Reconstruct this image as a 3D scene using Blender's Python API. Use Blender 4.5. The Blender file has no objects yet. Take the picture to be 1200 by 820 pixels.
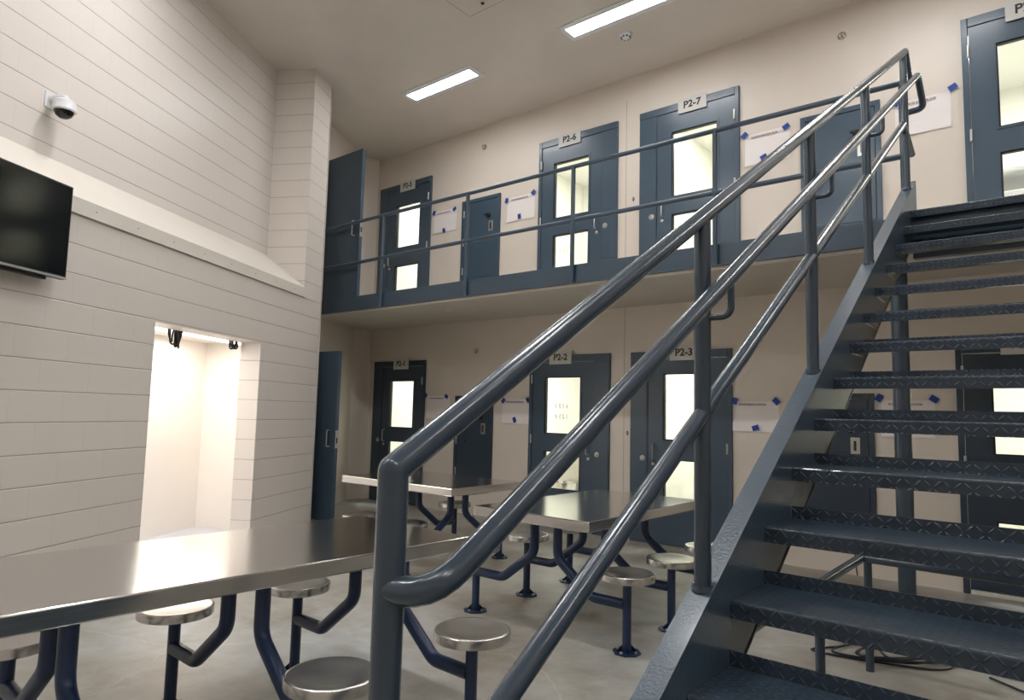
import bpy, bmesh, math, random
from mathutils import Vector, Matrix
random.seed(7)
col = bpy.context.scene.collection
PI = math.pi

# ------------------------------------------------------------------ dimensions (metres)
D = 6.91          # cell wall
EY = 5.49         # front face of the mezzanine edge
H2 = 2.818        # upper floor level
ZC = 5.49         # ceiling
SL = (H2 / 16) / 0.2867

# ------------------------------------------------------------------ materials
def new_mat(name):
    m = bpy.data.materials.new(name); m.use_nodes = True
    nt = m.node_tree; b = nt.nodes['Principled BSDF']
    return m, nt, b

def lin(r, g, b):
    f = lambda c: (c / 255 / 12.92) if c / 255 <= 0.04045 else ((c / 255 + 0.055) / 1.055) ** 2.4
    return (f(r), f(g), f(b), 1)

def noise(nt, scale, detail=3, rough=0.5, vec=None):
    n = nt.nodes.new('ShaderNodeTexNoise'); n.inputs['Scale'].default_value = scale
    n.inputs['Detail'].default_value = detail; n.inputs['Roughness'].default_value = rough
    if vec is None:
        tc = nt.nodes.new('ShaderNodeTexCoord'); vec = tc.outputs['Object']
    nt.links.new(vec, n.inputs['Vector'])
    return n

def ramp(nt, src, stops):
    r = nt.nodes.new('ShaderNodeValToRGB'); e = r.color_ramp.elements
    e[0].position, e[0].color = stops[0]; e[1].position, e[1].color = stops[-1]
    for p, c in stops[1:-1]:
        x = e.new(p); x.color = c
    nt.links.new(src, r.inputs['Fac']); return r

def bump(nt, b, src, strength, dist=0.01):
    n = nt.nodes.new('ShaderNodeBump'); n.inputs['Strength'].default_value = strength
    n.inputs['Distance'].default_value = dist
    nt.links.new(src, n.inputs['Height']); nt.links.new(n.outputs['Normal'], b.inputs['Normal']); return n

def paint(name, c, rough=0.4, coat=0.0, vary=0.06, bumps=0.08, bscale=120, metallic=0.0):
    m, nt, b = new_mat(name)
    n = noise(nt, 2.5, 4)
    lo = tuple(x * (1 - vary) for x in c[:3]) + (1,); hi = tuple(min(1, x * (1 + vary)) for x in c[:3]) + (1,)
    r = ramp(nt, n.outputs['Fac'], [(0.3, lo), (0.7, hi)])
    nt.links.new(r.outputs['Color'], b.inputs['Base Color'])
    b.inputs['Roughness'].default_value = rough; b.inputs['Metallic'].default_value = metallic
    b.inputs['Coat Weight'].default_value = coat; b.inputs['Coat Roughness'].default_value = 0.15
    if bumps:
        n2 = noise(nt, bscale, 2); bump(nt, b, n2.outputs['Fac'], bumps, 0.004)
    return m

def emit(name, c, s):
    m = bpy.data.materials.new(name); m.use_nodes = True; nt = m.node_tree
    nt.nodes.clear(); o = nt.nodes.new('ShaderNodeOutputMaterial'); e = nt.nodes.new('ShaderNodeEmission')
    e.inputs['Color'].default_value = c; e.inputs['Strength'].default_value = s
    nt.links.new(e.outputs[0], o.inputs[0]); return m

M = {}
M['plaster'] = paint('smooth_wall_paint', lin(220, 210, 198), 0.42, 0, 0.025, 0.05, 60)
M['ceiling'] = paint('ceiling_paint', lin(214, 206, 198), 0.34, 0, 0.025, 0.04, 60)
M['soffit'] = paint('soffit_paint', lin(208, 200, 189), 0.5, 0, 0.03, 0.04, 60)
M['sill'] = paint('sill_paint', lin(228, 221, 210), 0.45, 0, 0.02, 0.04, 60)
M['white'] = paint('white_cell_paint', lin(236, 235, 228), 0.5, 0, 0.02, 0.0)
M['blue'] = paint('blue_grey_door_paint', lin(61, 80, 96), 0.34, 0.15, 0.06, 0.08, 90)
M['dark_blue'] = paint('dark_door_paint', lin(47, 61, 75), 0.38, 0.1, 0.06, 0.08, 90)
M['rail'] = paint('glossy_rail_paint', lin(53, 69, 84), 0.27, 0.55, 0.06, 0.16, 70)
M['stringer'] = paint('stringer_paint', lin(63, 80, 95), 0.28, 0.5, 0.08, 0.35, 110)
M['navy'] = paint('navy_powder_coat', lin(24, 48, 84), 0.35, 0.2, 0.08, 0.05, 100)
M['black'] = paint('black_rubber', lin(20, 21, 23), 0.5, 0, 0.05, 0)
M['sign'] = paint('sign_plastic', lin(205, 203, 198), 0.45, 0, 0.02, 0)
M['ink'] = paint('sign_ink', lin(45, 46, 48), 0.6, 0, 0.02, 0)
M['paper'] = paint('laminated_paper', lin(238, 232, 230), 0.3, 0.2, 0.02, 0.1, 8)
M['print'] = paint('faded_print', lin(176, 150, 152), 0.5, 0, 0.2, 0)
M['tape'] = paint('painters_tape', lin(28, 66, 150), 0.6, 0, 0.08, 0)
M['zinc'] = paint('zinc_hardware', lin(190, 190, 186), 0.3, 0, 0.05, 0, metallic=0.85)
M['plastic_white'] = paint('white_plastic', lin(225, 226, 230), 0.35, 0.1, 0.02, 0)
M['beige'] = paint('beige_enamel', lin(212, 204, 172), 0.5, 0, 0.03, 0)
M['tv_black'] = paint('gloss_screen', lin(4, 6, 7), 0.12, 0.0, 0.02, 0)
M['tv_bezel'] = paint('dark_bezel', lin(32, 34, 40), 0.3, 0.2, 0.02, 0)
M['cable'] = paint('cable_jacket', lin(22, 28, 40), 0.4, 0.1, 0.05, 0)
M['red_wire'] = paint('red_brown_wire', lin(110, 50, 40), 0.5, 0, 0.05, 0)
M['vest_white'] = paint('bright_vestibule_paint', lin(246, 240, 232), 0.55, 0, 0.01, 0)
M['vest_floor'] = paint('pale_blue_floor', lin(214, 216, 226), 0.35, 0, 0.03, 0)
M['yellow_ink'] = paint('yellow_marker', lin(196, 190, 130), 0.6, 0, 0.1, 0)
M['tube'] = emit('lamp_diffuser', (0.985, 0.99, 1.0, 1), 44)
M['tube_near'] = emit('lamp_diffuser_front', (0.985, 0.99, 1.0, 1), 80)
M['strip'] = emit('strip_lamp', (1.0, 0.95, 0.90, 1), 5)

# steel, brushed
def brushed(name, c, rough, sx, sy, sz=40, bmp=0.03):
    m, nt, b = new_mat(name)
    tc = nt.nodes.new('ShaderNodeTexCoord'); mp = nt.nodes.new('ShaderNodeMapping')
    mp.inputs['Scale'].default_value = (sx, sy, sz)
    nt.links.new(tc.outputs['Object'], mp.inputs['Vector'])
    n = noise(nt, 4, 3, 0.6, mp.outputs['Vector'])
    r = ramp(nt, n.outputs['Fac'], [(0.25, tuple(x * 0.9 for x in c[:3]) + (1,)), (0.75, c)])
    nt.links.new(r.outputs['Color'], b.inputs['Base Color'])
    rr = nt.nodes.new('ShaderNodeMapRange'); rr.inputs['To Min'].default_value = rough * 0.8; rr.inputs['To Max'].default_value = rough * 1.25
    nt.links.new(n.outputs['Fac'], rr.inputs['Value']); nt.links.new(rr.outputs[0], b.inputs['Roughness'])
    b.inputs['Metallic'].default_value = 1.0
    bump(nt, b, n.outputs['Fac'], bmp, 0.002)
    return m
M['steel_top'] = brushed('brushed_stainless_top', (0.74, 0.735, 0.72, 1), 0.15, 60, 2)
M['steel_seat'] = brushed('stainless_seat', (0.70, 0.69, 0.67, 1), 0.24, 1.2, 1.2, 1.2, 0.0)
M['chrome'] = brushed('chrome_fitting', (0.7, 0.69, 0.67, 1), 0.15, 5, 5)

# concrete block wall
def block_mat():
    m, nt, b = new_mat('painted_concrete_block')
    tc = nt.nodes.new('ShaderNodeTexCoord'); sp = nt.nodes.new('ShaderNodeSeparateXYZ'); cb = nt.nodes.new('ShaderNodeCombineXYZ')
    nt.links.new(tc.outputs['Object'], sp.inputs[0])
    a = nt.nodes.new('ShaderNodeMath'); a.operation = 'ADD'
    nt.links.new(sp.outputs['X'], a.inputs[0]); nt.links.new(sp.outputs['Y'], a.inputs[1])
    a2 = nt.nodes.new('ShaderNodeMath'); a2.operation = 'ADD'; a2.inputs[1].default_value = 0.16
    nt.links.new(sp.outputs['Z'], a2.inputs[0])
    nt.links.new(a.outputs[0], cb.inputs['X']); nt.links.new(a2.outputs[0], cb.inputs['Y'])
    br = nt.nodes.new('ShaderNodeTexBrick'); nt.links.new(cb.outputs[0], br.inputs['Vector'])
    br.inputs['Scale'].default_value = 1; br.inputs['Brick Width'].default_value = 0.4064; br.inputs['Row Height'].default_value = 0.2032
    br.inputs['Mortar Size'].default_value = 0.0028; br.inputs['Mortar Smooth'].default_value = 0.35
    br.inputs['Color1'].default_value = lin(225, 217, 209); br.inputs['Color2'].default_value = lin(223, 215, 207)
    br.inputs['Mortar'].default_value = lin(168, 158, 148)
    # horizontal courses, always crisp; vertical joints faint
    dv = nt.nodes.new('ShaderNodeMath'); dv.operation = 'DIVIDE'; dv.inputs[1].default_value = 0.2032; nt.links.new(a2.outputs[0], dv.inputs[0])
    fr = nt.nodes.new('ShaderNodeMath'); fr.operation = 'PINGPONG'; fr.inputs[1].default_value = 0.5; nt.links.new(dv.outputs[0], fr.inputs[0])
    mr = nt.nodes.new('ShaderNodeMapRange'); mr.inputs['From Min'].default_value = 0.008; mr.inputs['From Max'].default_value = 0.028
    nt.links.new(fr.outputs[0], mr.inputs['Value'])
    mx = nt.nodes.new('ShaderNodeMix'); mx.data_type = 'RGBA'
    br2 = nt.nodes.new('ShaderNodeMix'); br2.data_type = 'RGBA'; br2.inputs[0].default_value = 0.12
    br2.inputs[6].default_value = lin(224, 216, 208); nt.links.new(br.outputs['Color'], br2.inputs[7])
    nt.links.new(mr.outputs[0], mx.inputs[0]); mx.inputs[6].default_value = lin(190, 180, 171); nt.links.new(br2.outputs[2], mx.inputs[7])
    nt.links.new(mx.outputs[2], b.inputs['Base Color'])
    b.inputs['Roughness'].default_value = 0.36
    ad = nt.nodes.new('ShaderNodeMath'); ad.operation = 'MULTIPLY_ADD'
    n = noise(nt, 90, 4, 0.7); nt.links.new(n.outputs['Fac'], ad.inputs[0]); ad.inputs[1].default_value = 0.10
    iv = nt.nodes.new('ShaderNodeMath'); iv.operation = 'MULTIPLY_ADD'; iv.inputs[1].default_value = -0.12
    nt.links.new(br.outputs['Fac'], iv.inputs[0]); nt.links.new(mr.outputs[0], iv.inputs[2])
    nt.links.new(iv.outputs[0], ad.inputs[2])
    bump(nt, b, ad.outputs[0], 0.55, 0.006)
    return m
M['block'] = block_mat()

def floor_mat():
    m, nt, b = new_mat('sealed_concrete_floor')
    n1 = noise(nt, 0.7, 6, 0.62); n2 = noise(nt, 5, 5, 0.65)
    r1 = ramp(nt, n1.outputs['Fac'], [(0.36, lin(148, 140, 128)), (0.5, lin(176, 173, 165)), (0.64, lin(194, 197, 196))])
    r2 = ramp(nt, n2.outputs['Fac'], [(0.3, (0.62, 0.60, 0.56, 1)), (0.7, (1, 1, 1, 1))])
    mx = nt.nodes.new('ShaderNodeMix'); mx.data_type = 'RGBA'; mx.blend_type = 'MULTIPLY'; mx.inputs[0].default_value = 0.7
    nt.links.new(r1.outputs['Color'], mx.inputs[6]); nt.links.new(r2.outputs['Color'], mx.inputs[7])
    # rusty halos drifting below the tables
    n3 = noise(nt, 1.6, 4, 0.6)
    r3 = ramp(nt, n3.outputs['Fac'], [(0.52, (1, 1, 1, 1)), (0.68, (0.62, 0.52, 0.42, 1))])
    m2 = nt.nodes.new('ShaderNodeMix'); m2.data_type = 'RGBA'; m2.blend_type = 'MULTIPLY'; m2.inputs[0].default_value = 0.75
    nt.links.new(mx.outputs[2], m2.inputs[6]); nt.links.new(r3.outputs['Color'], m2.inputs[7])
    # hairline cracks
    v = nt.nodes.new('ShaderNodeTexVoronoi'); v.feature = 'DISTANCE_TO_EDGE'; v.inputs['Scale'].default_value = 0.55
    tc = nt.nodes.new('ShaderNodeTexCoord'); dn = noise(nt, 1.5, 3); ml = nt.nodes.new('ShaderNodeVectorMath'); ml.operation = 'SCALE'; ml.inputs['Scale'].default_value = 0.5
    nt.links.new(dn.outputs['Color'], ml.inputs[0]); av = nt.nodes.new('ShaderNodeVectorMath'); nt.links.new(tc.outputs['Object'], av.inputs[0]); nt.links.new(ml.outputs[0], av.inputs[1])
    nt.links.new(av.outputs[0], v.inputs['Vector'])
    rv = ramp(nt, v.outputs['Distance'], [(0.0, (1.25, 1.24, 1.2, 1)), (0.004, (1, 1, 1, 1))])
    m3 = nt.nodes.new('ShaderNodeMix'); m3.data_type = 'RGBA'; m3.blend_type = 'MULTIPLY'; m3.inputs[0].default_value = 1.0
    nt.links.new(m2.outputs[2], m3.inputs[6]); nt.links.new(rv.outputs['Color'], m3.inputs[7])
    nt.links.new(m3.outputs[2], b.inputs['Base Color'])
    rr = nt.nodes.new('ShaderNodeMapRange'); rr.inputs['To Min'].default_value = 0.28; rr.inputs['To Max'].default_value = 0.5
    nt.links.new(n2.outputs['Fac'], rr.inputs['Value']); nt.links.new(rr.outputs[0], b.inputs['Roughness'])
    bump(nt, b, n2.outputs['Fac'], 0.06, 0.01)
    return m
M['floor'] = floor_mat()

# diamond plate
def diamond_mat():
    m, nt, b = new_mat('painted_diamond_plate')
    def mth(op, a, bb=None, c=None):
        n = nt.nodes.new('ShaderNodeMath'); n.operation = op
        for i, x in enumerate((a, bb, c)):
            if x is None: continue
            if isinstance(x, (int, float)): n.inputs[i].default_value = x
            else: nt.links.new(x, n.inputs[i])
        return n.outputs[0]
    tc = nt.nodes.new('ShaderNodeTexCoord'); sp = nt.nodes.new('ShaderNodeSeparateXYZ'); nt.links.new(tc.outputs['Object'], sp.inputs[0])
    u = mth('MULTIPLY', sp.outputs['X'], 1 / 0.027)
    w = mth('ADD', sp.outputs['Y'], sp.outputs['Z']); v = mth('MULTIPLY', w, 1 / 0.027)
    fu, fv = mth('FLOOR', u), mth('FLOOR', v)
    par = mth('MODULO', mth('ABSOLUTE', mth('ADD', fu, fv)), 2.0)
    s = mth('MULTIPLY_ADD', mth('ROUND', par), 2.0, -1.0)
    pu = mth('SUBTRACT', mth('SUBTRACT', u, fu), 0.5); pv = mth('MULTIPLY', mth('SUBTRACT', mth('SUBTRACT', v, fv), 0.5), s)
    a = mth('MULTIPLY', mth('ADD', pu, pv), 0.7071); c = mth('MULTIPLY', mth('SUBTRACT', pu, pv), 0.7071)
    e = mth('ADD', mth('POWER', mth('ABSOLUTE', mth('DIVIDE', a, 0.52)), 2.0), mth('POWER', mth('ABSOLUTE', mth('DIVIDE', c, 0.13)), 2.0))
    h = nt.nodes.new('ShaderNodeMapRange'); h.interpolation_type = 'SMOOTHSTEP'
    nt.links.new(e, h.inputs['Value']); h.inputs['From Min'].default_value = 1.0; h.inputs['From Max'].default_value = 0.25
    n = noise(nt, 150, 2)
    hh = mth('MULTIPLY_ADD', n.outputs['Fac'], 0.12, h.outputs[0])
    bump(nt, b, hh, 1.0, 0.006)
    n2 = noise(nt, 6, 4)
    r = ramp(nt, n2.outputs['Fac'], [(0.3, lin(40, 53, 66)), (0.7, lin(54, 68, 82))])
    glint = nt.nodes.new('ShaderNodeMix'); glint.data_type = 'RGBA'; nt.links.new(mth('MULTIPLY', h.outputs[0], 0.35), glint.inputs[0])  # raised lozenges mixed paler: glint painted into the base colour
    nt.links.new(r.outputs['Color'], glint.inputs[6]); glint.inputs[7].default_value = lin(112, 136, 158)
    nt.links.new(glint.outputs[2], b.inputs['Base Color'])
    b.inputs['Roughness'].default_value = 0.32; b.inputs['Coat Weight'].default_value = 0.25
    return m
M['tread'] = diamond_mat()

def glass_mat():
    m = bpy.data.materials.new('security_glass'); m.use_nodes = True; nt = m.node_tree; nt.nodes.clear()
    o = nt.nodes.new('ShaderNodeOutputMaterial'); t = nt.nodes.new('ShaderNodeBsdfTransparent'); g = nt.nodes.new('ShaderNodeBsdfGlossy')
    g.inputs['Roughness'].default_value = 0.03; t.inputs['Color'].default_value = (0.93, 0.95, 0.92, 1)
    lw = nt.nodes.new('ShaderNodeLayerWeight'); lw.inputs['Blend'].default_value = 0.5
    pw = nt.nodes.new('ShaderNodeMath'); pw.operation = 'POWER'; pw.inputs[1].default_value = 4.0; nt.links.new(lw.outputs['Facing'], pw.inputs[0])
    f = nt.nodes.new('ShaderNodeMath'); f.operation = 'MULTIPLY_ADD'; f.inputs[1].default_value = 0.8; f.inputs[2].default_value = 0.05; nt.links.new(pw.outputs[0], f.inputs[0])
    x = nt.nodes.new('ShaderNodeMixShader'); nt.links.new(f.outputs[0], x.inputs[0]); nt.links.new(t.outputs[0], x.inputs[1]); nt.links.new(g.outputs[0], x.inputs[2])
    nt.links.new(x.outputs[0], o.inputs[0]); return m
M['glass'] = glass_mat()

# ------------------------------------------------------------------ mesh builder
class MB:
    def __init__(s): s.v = []; s.f = []; s.mi = []; s.sm = []; s.cur = 0
    def mat(s, i): s.cur = i; return s
    def add(s, vs, fs, smooth=False):
        k = len(s.v); s.v += [tuple(v) for v in vs]
        for f in fs: s.f.append([k + i for i in f]); s.mi.append(s.cur); s.sm.append(smooth)
    def box(s, x0, x1, y0, y1, z0, z1, bev=0.0):
        if x0 > x1: x0, x1 = x1, x0
        if bev <= 0:
            s.add([(x0,y0,z0),(x1,y0,z0),(x1,y1,z0),(x0,y1,z0),(x0,y0,z1),(x1,y0,z1),(x1,y1,z1),(x0,y1,z1)],
                  [(0,3,2,1),(4,5,6,7),(0,1,5,4),(1,2,6,5),(2,3,7,6),(3,0,4,7)])
            return s
        bm = bmesh.new(); bmesh.ops.create_cube(bm, size=1)
        for v in bm.verts: v.co = Vector(((x0+x1)/2 + v.co.x*(x1-x0), (y0+y1)/2 + v.co.y*(y1-y0), (z0+z1)/2 + v.co.z*(z1-z0)))
        bmesh.ops.bevel(bm, geom=list(bm.edges), offset=bev, segments=2, affect='EDGES', profile=0.5)
        s.bm(bm); return s
    def bm(s, bm, smooth=False):
        bm.verts.index_update()
        s.add([v.co[:] for v in bm.verts], [[v.index for v in f.verts] for f in bm.faces], smooth); bm.free()
    def quad(s, *p): s.add(p, [tuple(range(len(p)))]); return s
    def prism(s, poly, axis, a, b):
        # poly in the two remaining axes (cyclic order), extruded along axis
        def P(q, w):
            return {'x': (w, q[0], q[1]), 'y': (q[0], w, q[1]), 'z': (q[0], q[1], w)}[axis]
        n = len(poly); vs = [P(q, a) for q in poly] + [P(q, b) for q in poly]
        fs = [tuple(range(n))[::-1], tuple(range(n, 2*n))] + [(i, (i+1) % n, n+(i+1) % n, n+i) for i in range(n)]
        bm = bmesh.new(); bv = [bm.verts.new(v) for v in vs]
        for f in fs: bm.faces.new([bv[i] for i in f])
        bmesh.ops.recalc_face_normals(bm, faces=bm.faces); s.bm(bm); return s
    def tube(s, pts, r, bend=0.0, seg=16, caps=True, closed=False):
        P = [Vector(p) for p in pts]
        if bend > 0:
            Q = [P[0]]; frac = 0.48 if bend < 0.2 else 0.93
            for i in range(1, len(P)-1):
                a, b, c = P[i-1], P[i], P[i+1]; u = (a-b); w = (c-b); L = min(u.length, w.length) * frac
                ang = u.angle(w); t = min(bend / max(1e-4, math.tan(ang/2)), L)
                p0 = b + u.normalized()*t; p2 = b + w.normalized()*t
                for k in range(7):
                    q = k/6; Q.append(p0*(1-q)**2 + b*2*q*(1-q) + p2*q*q)
            Q.append(P[-1]); P = Q
        n = len(P); rings = []
        T0 = (P[1]-P[0]).normalized()
        ref = Vector((0,0,1)) if abs(T0.z) < 0.9 else Vector((1,0,0))
        N = (ref - T0*ref.dot(T0)).normalized(); prev = T0
        for i in range(n):
            if i == 0: t_in = t_out = T0
            elif i == n-1: t_in = t_out = (P[-1]-P[-2]).normalized()
            else: t_in = (P[i]-P[i-1]).normalized(); t_out = (P[i+1]-P[i]).normalized()
            T = (t_in+t_out).normalized()
            ax = prev.cross(t_in)
            if ax.length > 1e-6:
                N = Matrix.Rotation(prev.angle(t_in), 3, ax) @ N
            prev = t_in
            B = t_in.cross(N)
            ring = []
            for k in range(seg):
                a = 2*PI*k/seg; d = N*math.cos(a)*r + B*math.sin(a)*r
                # project along t_in onto mitre plane
                den = t_in.dot(T)
                if abs(den) > 1e-3: d = d - t_in*(d.dot(T)/den)
                ring.append(P[i]+d)
            rings.append(ring)
        vs = [v for ring in rings for v in ring]
        fs = [(i*seg+k, i*seg+(k+1) % seg, (i+1)*seg+(k+1) % seg, (i+1)*seg+k) for i in range(n-1) for k in range(seg)]
        s.add(vs, fs, True)
        if caps:
            s.add(rings[0], [tuple(range(seg))[::-1]]); s.add(rings[-1], [tuple(range(seg))])
        return s
    def lathe(s, prof, seg=32, c=(0,0,0), axis='z'):
        vs = []; n = len(prof)
        for k in range(seg):
            a = 2*PI*k/seg
            for r, h in prof:
                p = (r*math.cos(a), r*math.sin(a), h)
                if axis == 'y': p = (r*math.cos(a), h, r*math.sin(a))
                if axis == 'x': p = (h, r*math.cos(a), r*math.sin(a))
                vs.append((p[0]+c[0], p[1]+c[1], p[2]+c[2]))
        fs = []
        for k in range(seg):
            k2 = (k+1) % seg
            for i in range(n-1):
                f = (k*n+i, k2*n+i, k2*n+i+1, k*n+i+1)
                if axis == 'y': f = f[::-1]
                fs.append(f)
        bm = bmesh.new(); bv = [bm.verts.new(v) for v in vs]
        for f in fs: bm.faces.new([bv[i] for i in f])
        bmesh.ops.remove_doubles(bm, verts=bm.verts, dist=1e-5)
        bmesh.ops.recalc_face_normals(bm, faces=bm.faces)
        s.bm(bm, True); return s
    def build(s, name, mats, parent=None, world=False, sharp=35):
        me = bpy.data.meshes.new(name); me.from_pydata(s.v, [], s.f)
        if not isinstance(mats, (list, tuple)): mats = [mats]
        for m in mats: me.materials.append(m)
        me.polygons.foreach_set('material_index', s.mi); me.polygons.foreach_set('use_smooth', s.sm)
        me.update()
        if any(s.sm): me.set_sharp_from_angle(angle=math.radians(sharp))
        o = bpy.data.objects.new(name, me); col.objects.link(o)
        if parent is not None:
            o.parent = parent
            if world: me.transform(parent.matrix_basis.inverted())
        return o

def tag(o, label=None, cat=None, group=None, kind=None):
    if label: o['label'] = label
    if cat: o['category'] = cat
    if group: o['group'] = group
    if kind: o['kind'] = kind
    return o
def empty(name, loc=(0,0,0), rz=0, **k):
    o = bpy.data.objects.new(name, None); col.objects.link(o); o.location = loc; o.rotation_euler = (0,0,rz)
    o.empty_display_size = 0.1; o.matrix_basis = Matrix.Translation(loc) @ Matrix.Rotation(rz, 4, 'Z')
    return tag(o, **k)
def copy_tree(o, parent=None):
    c = o.copy(); col.objects.link(c)
    if parent: c.parent = parent
    for ch in [x for x in bpy.data.objects if x.parent == o]: copy_tree(ch, c)
    return c

# ------------------------------------------------------------------ shell
def grid_wall(mb, u0, u1, z0, z1, holes, F, thick):
    """front/back faces with rectangular holes and reveals. F(u, depth, z) -> point"""
    us = sorted({u0, u1} | {h[0] for h in holes} | {h[1] for h in holes}); zs = sorted({z0, z1} | {h[2] for h in holes} | {h[3] for h in holes})
    us = [u for u in us if u0 <= u <= u1]; zs = [z for z in zs if z0 <= z <= z1]
    for i in range(len(us)-1):
        for j in range(len(zs)-1):
            cu, cz = (us[i]+us[i+1])/2, (zs[j]+zs[j+1])/2
            if any(h[0] < cu < h[1] and h[2] < cz < h[3] for h in holes): continue
            for d in (0, thick): mb.quad(F(us[i],d,zs[j]), F(us[i+1],d,zs[j]), F(us[i+1],d,zs[j+1]), F(us[i],d,zs[j+1]))
    for a, b, c, d in holes:
        for (p, q) in (((a,c),(a,d)), ((b,c),(b,d)), ((a,d),(b,d)), ((a,c),(b,c))):
            mb.quad(F(p[0],0,p[1]), F(p[0],thick,p[1]), F(q[0],thick,q[1]), F(q[0],0,q[1]))

S = lambda o: tag(o, kind='structure')
RX = 4.2; RY = -4.0
mb = MB(); mb.quad((-9.6,RY,0),(RX,RY,0),(RX,9.8,0),(-9.6,9.8,0)); S(mb.build('floor', M['floor']))
mb = MB(); mb.box(-9.6, RX, RY, D+0.2, ZC, ZC+0.15); S(mb.build('ceiling', M['ceiling']))

# doors: (name, left x, right x, floor z, hinge side, upper window top/bot, lower window top/bot, height)
CELLS = [
 ('P2-1', -8.53, -7.355, 0.0, 'R', 1.85, 1.13, 0.93, 0.46, 2.150),
 ('P2-2', -5.385, -4.185, 0.0, 'L', 1.865, 1.15, 0.94, 0.47, 2.135),
 ('P2-3', -3.905, -2.71, 0.0, 'R', 1.88, 1.14, 0.935, 0.48, 2.130),
 ('P2-4', -0.745, 0.455, 0.0, 'L', 1.80, 1.15, 0.61, 0.30, 2.085),
 ('P2-5', -8.565, -7.365, H2, 'R', 1.81, 1.12, 0.84, 0.39, 2.155),
 ('P2-6', -5.305, -4.11, H2, 'L', 1.825, 1.09, 0.87, 0.43, 2.155),
 ('P2-7', -3.81, -2.615, H2, 'R', 1.83, 1.07, 0.87, 0.43, 2.155),
 ('P2-8', -0.615, 0.585, H2, 'L', 1.86, 1.11, 0.89, 0.43, 2.155)]
holes = [(a+0.03, b-0.03, z+0.0, z+h-0.03) for (_, a, b, z, _, _, _, _, _, h) in CELLS]
mb = MB(); grid_wall(mb, -8.66, RX, 0, ZC, holes, lambda u, d, z: (u, D+d, z), 0.2)
for x in (-4.0,):   # control joint
    pass
S(mb.build('wall_back', M['plaster']))
mb = MB()
for z0, z1 in ((0.0, 2.66), (2.82, 5.2)): mb.box(-4.006, -4.0, D-0.0015, D+0.001, z0, z1)
S(mb.build('trim_1', paint('joint_sealant', lin(168, 156, 143), 0.6, 0, 0.02, 0)))
mb = MB()   # end wall beyond the pillar
mb.prism([(-8.66, D), (-8.66, 6.55), (-7.93, 5.24), (-8.15, 5.12), (-8.9, 6.5), (-8.9, D)], 'z', 0, ZC)
S(mb.build('wall_end', M['plaster']))
mb = MB(); mb.box(RX, RX+0.2, RY, D+0.2, 0, ZC); S(mb.build('wall_right', M['plaster']))
mb = MB(); mb.box(-9.6, RX, RY-0.2, RY, 0, ZC); S(mb.build('wall_rear', M['plaster']))

# left wall, local frame: x along the wall, y away from the room
LW = Matrix.Translation((-6.04, 3.0, 0)) @ Matrix.Rotation(math.radians(120), 4, 'Z')
def LL(o):
    o.location = (-6.04, 3.0, 0); o.rotation_euler = (0, 0, math.radians(120)); return o
sE, sP, s0 = 2.14, 1.70, -8.0
REC = 0.5
mb = MB(); F = lambda u, d, z: (u, d, z)
grid_wall(mb, s0, sE, 0, 2.70, [(-0.78, 0.82, 0, 2.06)], F, 0.22)
mb.box(sP, sE, 0, REC+0.06, 2.70, ZC)            # pillar
mb.quad((sE,0,0),(sE,0.5,0),(sE,0.5,2.70),(sE,0,2.70))
mb.box(s0, sP, REC, REC+0.2, 3.0, ZC)
mb.quad((sE,0.22,0),(sE,1.1,0),(sE,1.1,ZC),(sE,0.22,ZC))
S(LL(mb.build('wall_left', M['block'])))
mb = MB(); mb.prism([(-0.018, 2.69), (-0.018, 2.80), (REC, 3.20), (REC, 2.69)], 'x', s0, sP)
mb.mat(1)
for k in range(12): mb.lathe([(0,-0.0195),(0.004,-0.0195),(0.005,-0.018),(0,-0.018)], 8, (1.45-0.42*k, 0, 2.745), 'y')
S(LL(mb.build('trim_2', [M['sill'], M['ink']])))
# corridor wedge between the left wall end and the end wall (hidden behind the pillar)
mb = MB(); mb.prism([(-7.93, 5.24), (-8.15, 5.12), (-7.45, 4.45), (-7.15, 4.90)], 'z', 0, ZC)
S(mb.build('wall_corner', M['plaster']))
# lit vestibule behind the doorway
mb = MB(); a, b, t1, zc = -1.5, 1.62, 1.15, 2.13
mb.quad((a,t1,0),(b,t1,0),(b,t1,zc),(a,t1,zc)); mb.quad((b,0.22,0),(b,t1,0),(b,t1,zc),(b,0.22,zc)); mb.quad((a,0.22,0),(a,t1,0),(a,t1,zc),(a,0.22,zc))
mb.quad((a,0.22,zc),(b,0.22,zc),(b,t1,zc),(a,t1,zc))
S(LL(mb.build('wall_vestibule', M['vest_white'])))
L = bpy.data.lights.new('vestibule_fill', 'AREA'); L.shape = 'RECTANGLE'; L.size = 2.2; L.size_y = 0.5; L.energy = 27; L.color = (1.0, 0.96, 0.91)  # added unseen fill light to brighten the vestibule, beside the strip light
lo = LL(bpy.data.objects.new('vestibule_fill', L)); col.objects.link(lo); lo.location = LW @ Vector((0.1, 0.7, 2.09))
mb = MB(); mb.box(a, b, 0.0, t1, 0.0, 0.006); S(LL(mb.build('floor', M['vest_floor'])))
r = empty('strip_light', LW @ Vector((0.5, 0.62, zc-0.03)), math.radians(120), label='bright strip light across the vestibule ceiling inside the open doorway', cat='light')
mb = MB().box(-1.05, 1.0, -0.07, 0.07, 0.012, 0.029, 0.004); mb.build('housing', M['plastic_white'], r)
mb = MB().box(-1.03, 0.98, -0.055, 0.055, 0.0, 0.012, 0.003); mb.build('diffuser', M['strip'], r)
r = empty('wall_panel', LW @ Vector((b-0.001, 0.50, 1.40)), math.radians(120), label='beige electrical panel on the vestibule side wall inside the open doorway', cat='panel')
MB().box(-0.03, 0, -0.16, 0.20, 0.0, 0.55, 0.004).build('panel_box', M['beige'], r)
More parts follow.
